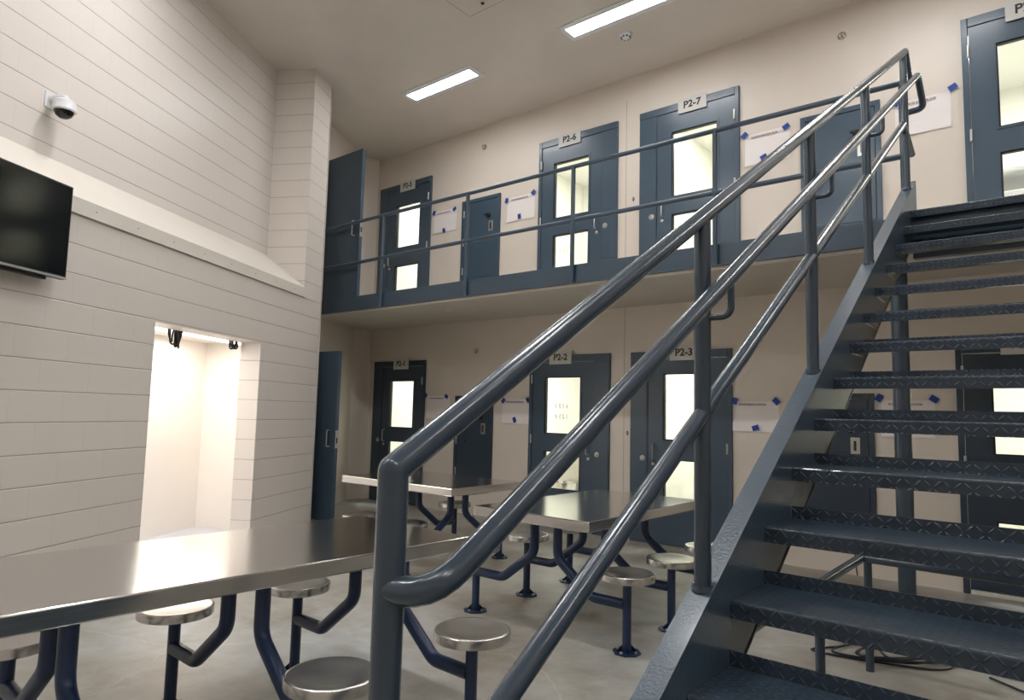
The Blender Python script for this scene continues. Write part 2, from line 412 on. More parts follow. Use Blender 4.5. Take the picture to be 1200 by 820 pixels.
MB().box(-0.036, -0.028, -0.14, -0.115, 0.24, 0.32).build('latch', M['black'], r)
def coil(cx, cy, ztop, h, n, label, seed):
    rnd = random.Random(seed); mb = MB()
    for i in range(n):
        w = rnd.uniform(0.02, 0.05); hh = h*rnd.uniform(0.75, 1.0); ox = rnd.uniform(-0.06, 0.06); oy = rnd.uniform(-0.03, 0.03)
        pts = []
        for k in range(17):
            a = PI*k/16; pts.append((cx+ox-w*math.cos(a)+(0.01*math.sin(3*a+i)), cy+oy+0.01*math.sin(2*a+i), ztop-hh*math.sin(a)**0.7))
        mb.tube(pts, 0.0075, 0, 8)
    o = LL(mb.build('cable_coil', M['black'])); tag(o, label, 'cable', 'cable coils in the doorway')
coil(-0.17, 0.285, 2.13, 0.22, 6, 'black cable loops hanging in the doorway head, left bundle', 1)
coil(0.77, 0.285, 2.13, 0.15, 5, 'black cable loops hanging in the doorway head, right bundle', 2)

# mezzanine
mb = MB(); mb.prism([(-8.09, EY+0.02), (-8.655, 6.54), (-8.655, D), (RX, D), (RX, EY+0.02)], 'z', 2.668, H2)
mb.mat(1).box(-8.09, RX, EY-0.005, EY+0.02, 2.666, 2.690)
S(mb.build('floor_upper', [M['soffit'], M['sill']]))
mb = MB(); mb.box(-8.09, RX, EY-0.01, EY+0.02, 2.690, 2.885); mb.box(-8.09, RX, EY-0.055, EY-0.01, 2.690, 2.698); 
S(mb.build('trim_3', M['blue']))
# soffit sprinkler cover
mb = MB(); mb.lathe([(0.0,-0.006),(0.05,-0.006),(0.055,0.0),(0,0)], 24); o = mb.build('sprinkler_cover', M['plastic_white']); o.location = (-6.0, 6.0, 2.667)
tag(o, 'small round white cover plate on the underside of the upper walkway', 'sprinkler')

# ------------------------------------------------------------------ cell doors
def tbox(mb, W, mir, x0, x1, y0, y1, z0, z1, bev=0):
    if mir: x0, x1 = W-x1, W-x0
    mb.box(x0, x1, y0, y1, z0, z1, bev)
def lettering(txt, size, parent, loc):
    cu = bpy.data.curves.new('t', 'FONT'); cu.body = txt; cu.size = size; cu.align_x = 'CENTER'; cu.align_y = 'CENTER'; cu.extrude = 0.0015; cu.offset = 0.003
    cu.space_character = 1.02
    to = bpy.data.objects.new('t', cu); col.objects.link(to); bpy.context.view_layer.update()
    me = bpy.data.meshes.new_from_object(to.evaluated_get(bpy.context.evaluated_depsgraph_get()))
    bpy.data.objects.remove(to); me.name = 'lettering'; me.materials.clear(); me.materials.append(M['ink'])
    me.transform(Matrix.Translation(loc) @ Matrix.Rotation(PI/2, 4, 'X'))
    o = bpy.data.objects.new('lettering', me); col.objects.link(o); o.parent = parent; return o

for i, (txt, xl, xr, z, hs, wt, wb, vt, vb, H) in enumerate(CELLS):
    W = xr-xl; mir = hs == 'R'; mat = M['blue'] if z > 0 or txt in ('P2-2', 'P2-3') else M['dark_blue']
    root = empty('door_%d' % (i+1), (xl, D, z), kind='structure')
    B = lambda mb, *a: tbox(mb, W, mir, *a)
    LX0, LX1 = 0.052, W-0.225
    WX0, WX1 = 0.245, 0.785
    f = MB(); B(f, 0, 0.048, -0.03, 0.14, 0, H, 0.004); B(f, 0.048, W, -0.03, 0.14, H-0.085, H, 0.004); B(f, LX1+0.004, W, -0.026, 0.14, 0, H-0.085, 0.003)
    f.build('door_frame', mat, root)
    l = MB()
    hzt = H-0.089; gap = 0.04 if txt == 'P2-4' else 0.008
    for q in ((LX0, WX0, gap, hzt), (WX1, LX1, gap, hzt), (WX0, WX1, gap, vb), (WX0, WX1, vt, wb), (WX0, WX1, wt, hzt)): B(l, q[0], q[1], -0.018, 0.035, q[2], q[3])
    # raised glazing stops round each window
    for (a0, a1) in ((vb, vt), (wb, wt)):
        for q in ((WX0-0.018, WX0, a0-0.018, a1+0.018), (WX1, WX1+0.018, a0-0.018, a1+0.018), (WX0, WX1, a1, a1+0.018), (WX0, WX1, a0-0.018, a0)): B(l, q[0], q[1], -0.024, -0.016, q[2], q[3])
    leaf = l.build('door_leaf', mat, root)
    k = MB()
    for (a0, a1) in ((vb, vt), (wb, wt)):
        for q in ((WX0, WX0+0.012, a0, a1), (WX1-0.012, WX1, a0, a1), (WX0, WX1, a1-0.012, a1), (WX0, WX1, a0, a0+0.012)): B(k, q[0], q[1], -0.012, 0.03, q[2], q[3])
    k.build('gasket', M['black'], leaf)
    for (a0, a1) in ((vb, vt), (wb, wt)):
        p = MB(); B(p, WX0+0.011, WX1-0.011, 0.010, 0.016, a0+0.011, a1-0.011); p.build('glass_pane', M['glass'], leaf)
    hx = LX1-0.075; hx = W-hx if mir else hx
    hz = 0.945 if z > 0 else 1.01
    hd = MB().tube([(hx,-0.018,hz-0.085),(hx,-0.06,hz-0.085),(hx,-0.06,hz+0.085),(hx,-0.018,hz+0.085)], 0.008, 0.012, 10); hd.build('pull_handle', M['zinc'], leaf)
    kk = MB().lathe([(0,-0.03),(0.014,-0.03),(0.02,-0.024),(0.02,-0.016),(0,-0.016)], 18, (hx+(0.01 if not mir else -0.01), 0, hz-0.135), 'y'); kk.build('keyhole', M['zinc'], leaf)
    sp = MB(); B(sp, LX1+0.012, W-0.008, -0.031, -0.025, 0.47, H-0.095, 0.002); B(sp, LX1+0.012, W-0.008, -0.031, -0.025, 0.02, 0.462, 0.002); sp = sp.build('side_panel', mat, root)
    nx = LX1+0.062; nx = W-nx if mir else nx
    nz = 0.875 if z > 0 else 0.93
    MB().lathe([(0,-0.050),(0.016,-0.050),(0.019,-0.046),(0.020,-0.038),(0.032,-0.036),(0.034,-0.030),(0,-0.030)], 22, (nx,0,nz), 'y').build('lock_knob', M['zinc'], sp)
    for zz in (0.28, 1.08, 1.84):
        px = 0.048; px = W-px if mir else px
        h = MB().tube([(px,-0.036,zz-0.055),(px,-0.036,zz+0.055)], 0.011, 0, 12); h.build('hinge', M['zinc'], root)
    # number plaque over the window
    sx = W/2 if False else (W-0.53 if mir else 0.49)
    if txt == 'P2-8': sx = 0.49
    r = empty('cell_number_sign', (xl+sx, D-0.031, z+(2.185 if z > 0 else 2.19) - 0.17 - (0.04 if txt == 'P2-4' else 0)), label='grey plaque reading %s above a cell door window' % txt, cat='sign', group='cell number plaques')
    MB().box(-0.17, 0.17, -0.008, 0, 0, 0.17, 0.002).build('plaque', M['sign'], r)
    lettering(txt, 0.112, r, (0, -0.009, 0.085))
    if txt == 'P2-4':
        MB().box(LX0, LX1, -0.022, 0.06, 0.0, 0.034, 0.003).build('lit_gap_strip', M['sill'], root)  # pale strip, its colour stands for light showing under the door
# cell interiors behind the glass
for n, (x0, x1) in enumerate([(-8.80, -6.40), (-6.35, -4.06), (-3.96, -2.05), (-1.25, 1.20)]):
    for lv in (0, 1):
        z0 = H2*lv+0.002; z1 = z0+2.5; y0, y1 = D+0.2, D+2.6
        mb = MB()
        mb.quad((x0,y1,z0),(x1,y1,z0),(x1,y1,z1),(x0,y1,z1)); mb.quad((x0,y0,z0),(x0,y1,z0),(x0,y1,z1),(x0,y0,z1)); mb.quad((x1,y0,z0),(x1,y1,z0),(x1,y1,z1),(x1,y0,z1))
        mb.quad((x0,y0,z1),(x1,y0,z1),(x1,y1,z1),(x0,y1,z1)); mb.quad((x0,y0,z0),(x1,y0,z0),(x1,y1,z0),(x0,y1,z0))
        S(mb.build('wall_cell_%d' % (n+1+4*lv), M['white']))
        L = bpy.data.lights.new('cell_lamp', 'AREA'); L.shape = 'RECTANGLE'; L.size = 1.2; L.size_y = 0.6; L.energy = 66 if lv else 58; L.color = (1.0, 0.985, 0.94)
        lo = bpy.data.objects.new('cell_lamp', L); col.objects.link(lo); lo.location = ((x0+x1)/2, D+1.2, z1-0.03)
# fittings seen through the glass
def toilet(loc, label):
    r = empty('cell_toilet', loc, label=label, cat='toilet')
    MB().lathe([(0.0,0),(0.15,0),(0.15,0.08),(0.17,0.30),(0.19,0.40),(0.19,0.43),(0.14,0.43),(0.12,0.34),(0,0.28)], 28).build('bowl', M['steel_seat'], r)
    MB().box(-0.26, 0.26, 0.17, 0.45, 0, 0.86, 0.01).build('cabinet', M['steel_seat'], r)
toilet((-5.62, 8.05, 0.002), 'stainless steel toilet seen through the lower window of door P2-2')
def desk(loc, label):
    r = empty('cell_desk', loc, label=label, cat='desk')
    MB().box(-0.25, 0.25, -0.2, 0.2, 0.62, 0.67, 0.006).build('desk_top', M['beige'], r)
    MB().box(-0.22, 0.22, -0.16, 0.18, 0, 0.62, 0.004).build('pedestal', M['beige'], r)
desk((-3.36, 8.15, 0.002), 'pale beige desk seen through the lower window of door P2-3')
desk((-3.36, 8.05, H2+0.002), 'pale beige desk seen through the lower window of door P2-7')
r = empty('bunk_bed', (-0.55, 8.7, H2+0.002), label='white slatted bunk seen through the lower window of door P2-8', cat='bed')
for k, zz in enumerate((0.35, 0.62, 0.9, 1.15)):
    MB().box(-0.65, 0.65, -0.35, 0.35, zz, zz+0.06, 0.01).build('shelf', M['plastic_white'], r)
for sx in (-0.6, 0.6): MB().box(sx-0.02, sx+0.02, -0.33, 0.33, 0, 1.2, 0.004).build('side', M['plastic_white'], r)
# marker scribbles on two panes
def scribble(x, z, rows, label):
    rnd = random.Random(3)
    for j in range(rows):
        mb = MB()
        for i in range(4):
            cx = x+i*0.055; cz = z-j*0.13
            pts = [(cx+rnd.uniform(-0.012,0.018), D+0.006, cz+0.03-0.012*k) for k in range(6)]
            mb.tube(pts, 0.0035, 0, 6)
        o = mb.build('marker_writing', M['yellow_ink']); tag(o, label+(', lower row' if j else ''), 'marking')
scribble(-4.98, 1.50, 2, 'faint yellow marker strokes on the upper pane of door P2-2')
scribble(-5.02, H2+0.66, 1, 'faint yellow marker strokes on the lower pane of door P2-6')

# narrow utility doors
def utility(num, xl, xr, z, H, mat):
    W = xr-xl; root = empty('door_%d' % num, (xl, D, z), kind='structure')
    zb = 0.42; f = MB(); f.box(0, 0.05, -0.03, 0, zb, H, 0.003); f.box(W-0.045, W, -0.03, 0, zb, H, 0.003); f.box(0.05, W-0.045, -0.03, 0, zb, zb+0.045, 0.003); f.box(0.05, W-0.045, -0.03, 0, H-0.05, H, 0.003); f.build('door_frame', mat, root)
    lf = MB().box(0.056, W-0.05, -0.024, 0, zb+0.05, H-0.056, 0.002).build('door_leaf', mat, root)
    MB().box(W-0.20, W-0.12, -0.030, -0.024, 1.10, 1.25, 0.002).build('lock_plate', M['zinc'], lf)
    MB().box(W-0.172, W-0.15, -0.034, -0.028, 1.13, 1.22).build('keyway', M['black'], lf)
    k = MB().lathe([(0,-0.075),(0.02,-0.075),(0.026,-0.065),(0.022,-0.045),(0.035,-0.03),(0.035,-0.024),(0,-0.024)], 18, (W-0.20,0,1.33), 'y')
    k.box(W-0.255, W-0.2, -0.07, -0.055, 1.325, 1.35, 0.004); k.build('latch', M['black'], lf)
    MB().lathe([(0,-0.03),(0.012,-0.03),(0.014,-0.024),(0,-0.024)], 14, (0.22,0,1.0), 'y').build('screw_cap', M['black'], lf)
    for zz in (0.58, 1.0, H-0.2): MB().tube([(0.052,-0.034,zz-0.05),(0.052,-0.034,zz+0.05)], 0.01, 0, 12).build('hinge', M['zinc'], root)
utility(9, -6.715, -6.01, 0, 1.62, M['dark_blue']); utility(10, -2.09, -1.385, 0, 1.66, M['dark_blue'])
utility(11, -6.70, -5.975, H2, 1.615, M['blue']); utility(12, -1.99, -1.27, H2, 1.615, M['blue'])

# open doors swung out from the end wall
def open_leaf(num, x0, x1, y, z, H, rz=0):
    root = empty('door_%d' % num, (x1, y, z), rz, kind='structure'); L = x1-x0
    lf = MB().mat(0).box(-L, 0, 0, 0.05, 0, H, 0.003).build('door_leaf', M['blue'], root)
    MB().tube([(-0.10,0,0.92),(-0.10,-0.05,0.92),(-0.10,-0.05,1.12),(-0.10,0,1.12)], 0.008, 0.015, 10).build('pull_handle', M['zinc'], lf)
    MB().box(-0.002, 0.004, 0.005, 0.045, 0.9, 1.12, 0.001).build('lock_plate', M['zinc'], lf)
    MB().box(0.003, 0.006, 0.015, 0.035, 0.96, 1.03).build('bolt_hole', M['black'], lf)
    for zz in (0.25, 1.05, 1.85): MB().tube([(-L,-0.008,zz-0.05),(-L,-0.008,zz+0.05)], 0.011, 0, 12).build('hinge', M['zinc'], root)
open_leaf(13, -8.13, -7.33, 5.56, H2+0.01, 2.13)
open_leaf(14, -7.90, -7.02, 5.10, 0.01, 2.11, math.radians(2))

# ------------------------------------------------------------------ small wall things
def notice(x0, x1, ztop, h, tapes, label):
    xc = (x0+x1)/2; r = empty('paper_notice', (xc, D-0.001, ztop-h), label=label, cat='notice', group='taped paper notices between the doors')
    w = (x1-x0)/2; mb = MB(); nx, nz = 8, 6; P = {}
    for i in range(nx+1):
        for j in range(nz+1):
            u = i/nx; v = j/nz
            y = -0.006*math.sin(PI*u)*(0.3+0.7*abs(math.sin(3*v+x0)))-0.012*(1-v)**3*abs(math.cos(2.5*u))
            P[i, j] = (-w+2*w*u, y, h*v)
    for i in range(nx):
        for j in range(nz): mb.add([P[i,j],P[i+1,j],P[i+1,j+1],P[i,j+1]], [(0,1,2,3)], True)
    mb.mat(1); rnd = random.Random(int(abs(x0)*100)); x = -w*0.7
    while x < w*0.5:
        q = rnd.uniform(0.008, 0.03); mb.box(x, x+q, -0.0145, -0.0125, h*0.86, h*0.86+0.018); x += q+rnd.uniform(0.003, 0.009)
    mb.build('paper', [M['paper'], M['print']], r)
    for (tx, tz, a) in tapes:
        t = MB(); c, s = math.cos(a), math.sin(a)
        pts = [(-0.034,-0.026),(0.034,-0.026),(0.034,0.026),(-0.034,0.026)]
        t.prism([((tx-xc)+c*p-s*q, (tz-(ztop-h))+s*p+c*q) for p, q in pts], 'y', -0.020, -0.0175); t.build('tape', M['tape'], r)
notice(-7.30, -6.83, 4.38, 0.33, [(-7.29,4.37,1.1),(-6.86,4.36,0.6),(-7.07,4.07,-1.3)], 'paper notice with blue tape right of door P2-5 on the upper walkway')
notice(-5.86, -5.38, 4.33, 0.34, [(-5.86,4.30,1.3),(-5.40,4.33,0.6),(-5.63,4.04,-1.45)], 'paper notice with blue tape left of door P2-6 on the upper walkway')
notice(-2.56, -2.10, 4.40, 0.34, [(-2.56,4.40,0.7),(-2.13,4.39,0.5),(-2.36,4.12,0.4)], 'paper notice with blue tape right of door P2-7 on the upper walkway')
notice(-1.15, -0.71, 4.36, 0.33, [(-1.14,4.36,1.2),(-0.69,4.38,0.45)], 'paper notice with blue tape left of door P2-8 behind the stair head')
notice(-7.32, -6.84, 1.62, 0.33, [(-7.33,1.62,0.8),(-6.90,1.61,-0.5)], 'paper notice with blue tape right of door P2-1 on the lower level')
notice(-5.86, -5.40, 1.58, 0.32, [(-5.83,1.56,0.9),(-5.41,1.57,-0.9),(-5.63,1.31,-1.2)], 'paper notice with blue tape left of door P2-2 on the lower level')
notice(-2.71, -2.24, 1.58, 0.31, [(-2.68,1.58,1.3),(-2.26,1.58,-0.8),(-2.47,1.31,0.3)], 'paper notice with blue tape right of door P2-3 on the lower level')
notice(-1.33, -0.91, 1.60, 0.33, [(-1.34,1.62,1.0),(-0.91,1.61,-0.6)], 'paper notice with blue tape left of door P2-4 behind the stairs')
for x, z, lb in ((-6.31,5.17,'high on the wall between doors P2-5 and P2-6'), (-6.36,2.25,'on the lower wall between doors P2-1 and P2-2'), (-1.59,5.18,'high on the wall above the stair head')):
    r = empty('wall_sprinkler', (x, D, z), label='small chrome sprinkler head '+lb, cat='sprinkler', group='chrome wall sprinklers')
    MB().lathe([(0,-0.012),(0.038,-0.012),(0.042,0),(0,0)], 20, (0,0,0), 'y').build('escutcheon', M['chrome'], r)
    MB().lathe([(0,-0.05),(0.012,-0.05),(0.024,-0.04),(0.026,-0.012),(0,-0.012)], 20, (0,0,0), 'y').build('head', M['chrome'], r)
for x, z, lb in ((-3.90,3.96,'beside door P2-7 upstairs'), (-3.955,1.20,'between doors P2-2 and P2-3 downstairs')):
    mb = MB(); mb.prism([(-0.018,0),(0,-0.03),(0.018,0),(0,0.03)], 'y', -0.006, 0); mb.mat(1).box(-0.006, 0.006, -0.008, -0.006, -0.010, 0.010)
    o = mb.build('key_switch', [M['black'], M['zinc']]); o.location = (x, D, z); tag(o, 'tiny black diamond key switch on the wall '+lb, 'switch', 'wall key switches')
if True:
    o = MB().tube([(-1.56,D-0.012,0.44),(-1.555,D-0.03,0.3),(-1.57,D-0.025,0.15),(-1.55,D-0.03,0.008)], 0.006, 0.05, 8).build('loose_wire', M['red_wire'])
    tag(o, 'thin dark red wire hanging on the wall behind the stairs', 'cable')

# ------------------------------------------------------------------ television, camera, ceiling things
r = empty('television', LW @ Vector((-1.82, -0.13, 2.19)), math.radians(120), label='black flat television on the block wall under the white ledge', cat='television')
MB().box(-1.10, 0.0, 0.0, 0.045, 0.0, 0.62, 0.006).build('casing', M['tv_bezel'], r)
MB().box(-1.088, -0.012, -0.003, 0.002, 0.022, 0.608, 0.001).build('screen', M['tv_black'], r)
MB().box(-1.10, 0.0, -0.006, 0.0, 0.0, 0.014, 0.002).build('bottom_strip', M['zinc'], r)
MB().box(-0.62, -0.12, 0.03, 0.06, -0.02, 0.05, 0.004).build('stand_slot', M['tv_bezel'], r)
MB().box(-0.8, -0.3, 0.045, 0.13, 0.2, 0.45, 0.004).build('bracket', M['black'], r)
r = empty('dome_camera', LW @ Vector((-1.44, REC, 3.58)), math.radians(120), label='white dome security camera on a bracket above the ledge', cat='camera')
MB().box(-0.05, 0.05, -0.012, 0.0, -0.02, 0.10, 0.004).build('wall_plate', M['plastic_white'], r)
MB().tube([(0,0,0.055),(0,-0.13,0.055),(0,-0.13,0.02)], 0.028, 0.03, 16).build('arm', M['plastic_white'], r)
hs = MB().lathe([(0,0.035),(0.055,0.035),(0.072,0.02),(0.078,-0.03),(0.082,-0.036),(0.082,-0.044),(0.07,-0.05),(0,-0.05)], 36, (0,-0.13,0)).build('housing', M['plastic_white'], r)
MB().lathe([(0.066,-0.046),(0.064,-0.06),(0.052,-0.082),(0.03,-0.098),(0,-0.104)], 32, (0,-0.13,0)).build('dome', M['tv_black'], r)

def fixture(cx, cy, label, group='recessed ceiling lights', L=1.22, n=0):
    r = empty('ceiling_light', (cx, cy, ZC), label=label, cat='light', group=group)
    f = MB()
    f.box(-L/2, L/2, -0.155, -0.085, -0.014, 0.0, 0.003); f.box(-L/2, L/2, 0.085, 0.155, -0.014, 0.0, 0.003)
    f.box(-L/2, -L/2+0.06, -0.085, 0.085, -0.014, 0, 0.003); f.box(L/2-0.06, L/2, -0.085, 0.085, -0.014, 0, 0.003); f.build('frame', M['plastic_white'], r)
    d = MB().box(-L/2+0.06, L/2-0.06, -0.085, 0.085, -0.008, -0.002); d.build('diffuser', M['tube_near'] if (cy < 5 and cx < -2) else M['tube'], r)
fixture(-5.95, 5.67, 'recessed rectangular ceiling light nearest the far left corner')
fixture(-3.44, 5.67, 'recessed rectangular ceiling light above the walkway near door P2-7')
off = [(-0.93,5.67),(1.58,5.67),(-4.7,2.3),(-2.2,2.3),(0.4,2.3),(2.9,2.3),(-3.4,-1.0),(-0.9,-1.0),(1.6,-1.0),(3.4,-1.0)]
for k, (x, y) in enumerate(off):
    fixture(x, y, 'recessed rectangular ceiling light outside the picture', 'ceiling lights beyond the frame')
r = empty('smoke_detector', (-3.53, 6.06, ZC), label='round white smoke detector on the ceiling beside a light', cat='detector')
MB().lathe([(0,-0.05),(0.035,-0.05),(0.05,-0.035),(0.066,-0.022),(0.07,0),(0,0)], 28).build('base', M['plastic_white'], r)
g = MB()
for k in range(8):
    a = k*PI/4; g.box(0.046*math.cos(a)-0.007, 0.046*math.cos(a)+0.007, 0.046*math.sin(a)-0.007, 0.046*math.sin(a)+0.007, -0.047, -0.034)
g.build('vents', M['black'], r)
r = empty('access_panel', (-4.37, 4.55, ZC), label='flush access panel with a small lock in the ceiling', cat='panel')
f = MB()
for q in ((-0.28,0.28,0.25,0.255),(-0.28,0.28,-0.255,-0.25),(-0.285,-0.28,-0.25,0.25),(0.28,0.285,-0.25,0.25)): f.box(*q, -0.002, 0)
f.build('edge_gap', M['ink'], r)
MB().box(-0.28, 0.28, -0.25, 0.25, -0.003, 0).build('panel', M['ceiling'], r)
MB().lathe([(0,-0.012),(0.016,-0.012),(0.02,-0.003),(0,-0.003)], 16, (-0.02,0.16,0)).build('lock', M['black'], r)

# ------------------------------------------------------------------ tables
def make_table(name, label, W, L, zt, zs, ys, cx, reach):
    r = empty(name, label=label, cat='table')
    t = MB().box(cx-W/2, cx+W/2, -L/2, L/2, zt-0.066, zt, 0.006); t.build('tabletop', M['steel_top'], r)
    MB().box(-0.14, 0.14, -L/2+0.12, L/2-0.12, zt-0.09, zt-0.066, 0.004).build('support_channel', M['navy'], r)
    for s in (-1, 1):
        for y0 in ys[s]:
            x = s*reach
            MB().lathe([(0,zs-0.011),(0.06,zs-0.0095),(0.11,zs-0.005),(0.150,zs-0.0005),(0.160,zs),(0.1645,zs-0.0025),(0.166,zs-0.007),(0.166,zs-0.039),(0.163,zs-0.042),(0,zs-0.042)], 48, (x,y0,0)).build('stool_seat', M['steel_seat'], r)
            p = MB().tube([(x,y0,0.008),(x,y0,zs-0.042)], 0.027, 0, 18).build('stool_post', M['navy'], r)
            fl = MB(); oc = [(x+0.085*math.cos(PI/8+k*PI/4), y0+0.085*math.sin(PI/8+k*PI/4)) for k in range(8)]
            fl.prism(oc, 'z', 0, 0.010)
            for k in range(4):
                a = PI/4+k*PI/2; dx, dy = math.cos(a), math.sin(a)
                fl.add([(x+dx*0.024,y0+dy*0.024,0.05),(x+dx*0.024,y0+dy*0.024,0.01),(x+dx*0.062,y0+dy*0.062,0.01)], [(0,1,2),(2,1,0)])
            fl.build('foot_flange', M['navy'], p)
            for k in range(4):
                bo = MB(); a = k*PI/2; bo.lathe([(0,0.02),(0.007,0.02),(0.009,0.016),(0.009,0.01)], 8, (x+0.062*math.cos(a), y0+0.062*math.sin(a), 0))
                bo.build('bolt', M['zinc'], p)
            MB().tube([(s*0.095,y0,zt-0.07),(s*0.095,y0,0.475),(s*0.36,y0,0.275),(x-s*0.015,y0,0.275)], 0.031, 0.10, 18).build('support_arm', M['navy'], r)
    return r
YS = {-1: (-0.585, 0, 0.585), 1: (-0.585, 0, 0.585)}
t2 = make_table('canteen_table', 'steel table with round stools in front of doors P2-2 and P2-3', 0.93, 1.58, 0.765, 0.465, YS, 0.0, 0.61)
t2.location = (-2.70, 4.25, 0)
t1 = make_table('canteen_table', 'farthest steel table with round stools in front of door P2-1', 0.93, 1.48, 0.765, 0.465, {-1: (0.25, -0.37), 1: (0.25, -0.37)}, 0.0, 0.60)
t1.location = (-4.70, 4.52, 0); t1.rotation_euler = (0, 0, PI/2)
t3 = make_table('canteen_table', 'large near steel table with round stools along the block wall', 0.90, 2.12, 0.780, 0.465, {-1: (-0.62, 0.02, 0.66), 1: (-0.62, 0.07, 0.78)}, -0.16, 0.60)
t3.location = (-2.67, 1.49, 0); t3.rotation_euler = (0, 0, math.radians(-2.0))
for t in (t1, t2, t3): t['group'] = 'stainless steel tables with attached stools'

# ------------------------------------------------------------------ staircase
st = empty('staircase', (-0.21, 0.8, 0), label='blue grey steel staircase with diamond plate treads and tube railings', cat='staircase')
XL, XR = -0.775, 0.345
Bw = lambda mb, n, m: mb.build(n, m, st, world=True)
def stringer(xw, sgn):
    # channel: web plus top and bottom flanges pointing outward
    ya, yb = 0.50, 5.36
    top = lambda y: SL*y-0.195
    bot = lambda y: SL*y-0.565
    mb = MB()
    x0, x1 = sorted((xw, xw+sgn*0.008))
    y_b0 = 0.565/SL
    mb.prism([(ya, 0.0), (ya, top(ya)-0.014), (yb, top(yb)-0.014), (yb, bot(yb)), (y_b0, 0.0)], 'x', x0, x1)
    f0, f1 = sorted((xw, xw+sgn*0.068))
    mb.prism([(ya, top(ya)), (yb, top(yb)), (yb, top(yb)-0.014), (ya, top(ya)-0.014)], 'x', f0, f1)
    mb.prism([(y_b0, 0.014), (y_b0+0.02, 0.0), (yb, bot(yb)), (yb, bot(yb)+0.014)], 'x', f0, f1)
    mb.box(f0, f1, yb-0.008, yb, bot(yb), top(yb))
    mb.box(f0, f1, ya, ya+0.008, 0, top(ya))
    Bw(mb, 'stringer', M['stringer'])
stringer(XL, -1); stringer(XR, 1)
for k in range(1, 16):
    y = 5.10-k*0.2867; z = H2-k*H2/16
    mb = MB()
    yb = y+0.282
    prof = [(y, z-0.048), (y, z-0.008), (y+0.001, z-0.004), (y+0.004, z-0.001), (y+0.008, z), (yb-0.004, z), (yb-0.004, z+0.042), (yb, z+0.042), (yb, z-0.005), (y+0.005, z-0.005), (y+0.005, z-0.048)]
    mb.prism(prof, 'x', XL+0.001, XR-0.001)
    Bw(mb, 'tread', M['tread'])
    # small carrier angles welded below the tread ends
mb = MB(); 
for k in range(1, 16):
    y = 5.10-k*0.2867; z = H2-k*H2/16
    for xa, xb in ((XL+0.001, XL+0.036), (XR-0.036, XR-0.001)): mb.box(xa, xb, y+0.03, y+0.25, z-0.011, z-0.005)
    for xa, xb in ((XL+0.001, XL+0.007), (XR-0.007, XR-0.001)): mb.box(xa, xb, y+0.03, y+0.25, z-0.045, z-0.011)
Bw(mb, 'tread_angles', M['stringer'])
mb = MB(); mb.prism([(5.10,H2-0.048),(5.10,H2-0.004),(5.105,H2+0.002),(EY+0.02,H2+0.002),(EY+0.02,H2-0.004),(5.105,H2-0.004),(5.105,H2-0.048)], 'x', XL+0.001, XR-0.001)
Bw(mb, 'landing_plate', M['tread'])
mb = MB(); mb.box(XL+0.001, XR-0.001, 5.15, 5.16, 2.50, 2.805); mb.box(XL+0.001, XR-0.001, 5.16, 5.21, 2.50, 2.51); Bw(mb, 'landing_beam', M['stringer'])
R_ = 0.024
def railing(x, sgn):
    # sgn: direction from post line towards the walking side
    topz = lambda y: 1.310+(y-0.70)*0.5935
    mid = lambda y: SL*y+0.283
    hr = lambda y: 1.217+(y-0.85)*0.592
    yn = 0.70; yt = 5.22
    Bw(MB().tube([(x,yn,0.0),(x,yn,topz(yn)),(x,yt+0.08,topz(yt+0.08)),(x,EY-0.03,3.885)], R_, 0.006, 20), 'top_rail', M['rail'])
    Bw(MB().tube([(x,yn,mid(yn)),(x,yt-0.08,mid(yt-0.08)),(x,EY-0.03,3.33)], R_*0.98, 0.006, 20), 'mid_rail', M['rail'])
    for y in (1.84, 2.93, 4.00, 5.22):
        zb = SL*y-0.195
        Bw(MB().tube([(x,y,zb-0.01),(x,y,topz(y)-0.012)], R_, 0, 20), 'post', M['rail'])
        Bw(MB().lathe([(R_,zb+0.0),(R_+0.006,zb+0.004),(R_+0.008,zb-0.014)], 20, (x,y,0)), 'weld_collar', M['rail'])
    hx = x+sgn*0.085
    pts = [(hx,1.4,hr(1.4)),(hx,5.22,hr(5.22)),(hx,5.45,hr(5.20)-0.14),(x-sgn*0.022,5.45,hr(5.20)-0.145)]
    lo = [(x,yn,hr(yn)+0.005),(hx,yn,hr(yn)),(hx,1.4,hr(1.4))]
    hm = MB(); hm.tube(lo, 0.0225, 0.25, 20); hm.tube(pts, 0.0225, 0.06, 20); Bw(hm, 'handrail', M['rail'])
    for y in (1.84, 2.93, 4.00):
        z = hr(y); zl = z-0.115
        Bw(MB().tube([(x,y+0.0,zl),(hx,y,zl),(hx,y,z-0.01)], 0.0095, 0.03, 12), 'rail_bracket', M['rail'])
railing(-0.81, 1); railing(0.38, -1)

# mezzanine railing
g = empty('walkway_railing', (-4.5, EY, 2.69), label='blue grey tube railing with two rails along the upper walkway edge', cat='railing')
ry = EY-0.035
for z in (3.885, 3.33): MB().tube([(-8.02,ry,z),(-0.862,ry,z)], 0.022, 0, 18).build('top_rail' if z > 3.5 else 'mid_rail', M['blue'], g, world=True)
for x in (-6.70,-5.22,-3.765,-2.285,-0.862): MB().tube([(x,ry,2.70),(x,ry,3.875)], 0.022, 0, 18).build('post', M['blue'], g, world=True)
g = empty('walkway_railing', (2.5, EY, 2.69), label='blue grey tube railing on the walkway edge right of the stairs', cat='railing')
for z in (3.885, 3.33): MB().tube([(0.43,ry,z),(RX-0.01,ry,z)], 0.022, 0, 18).build('top_rail' if z > 3.5 else 'mid_rail', M['blue'], g, world=True)
for x in (0.432,1.7,3.1): MB().tube([(x,ry,2.70),(x,ry,3.875)], 0.022, 0, 18).build('post', M['blue'], g, world=True)

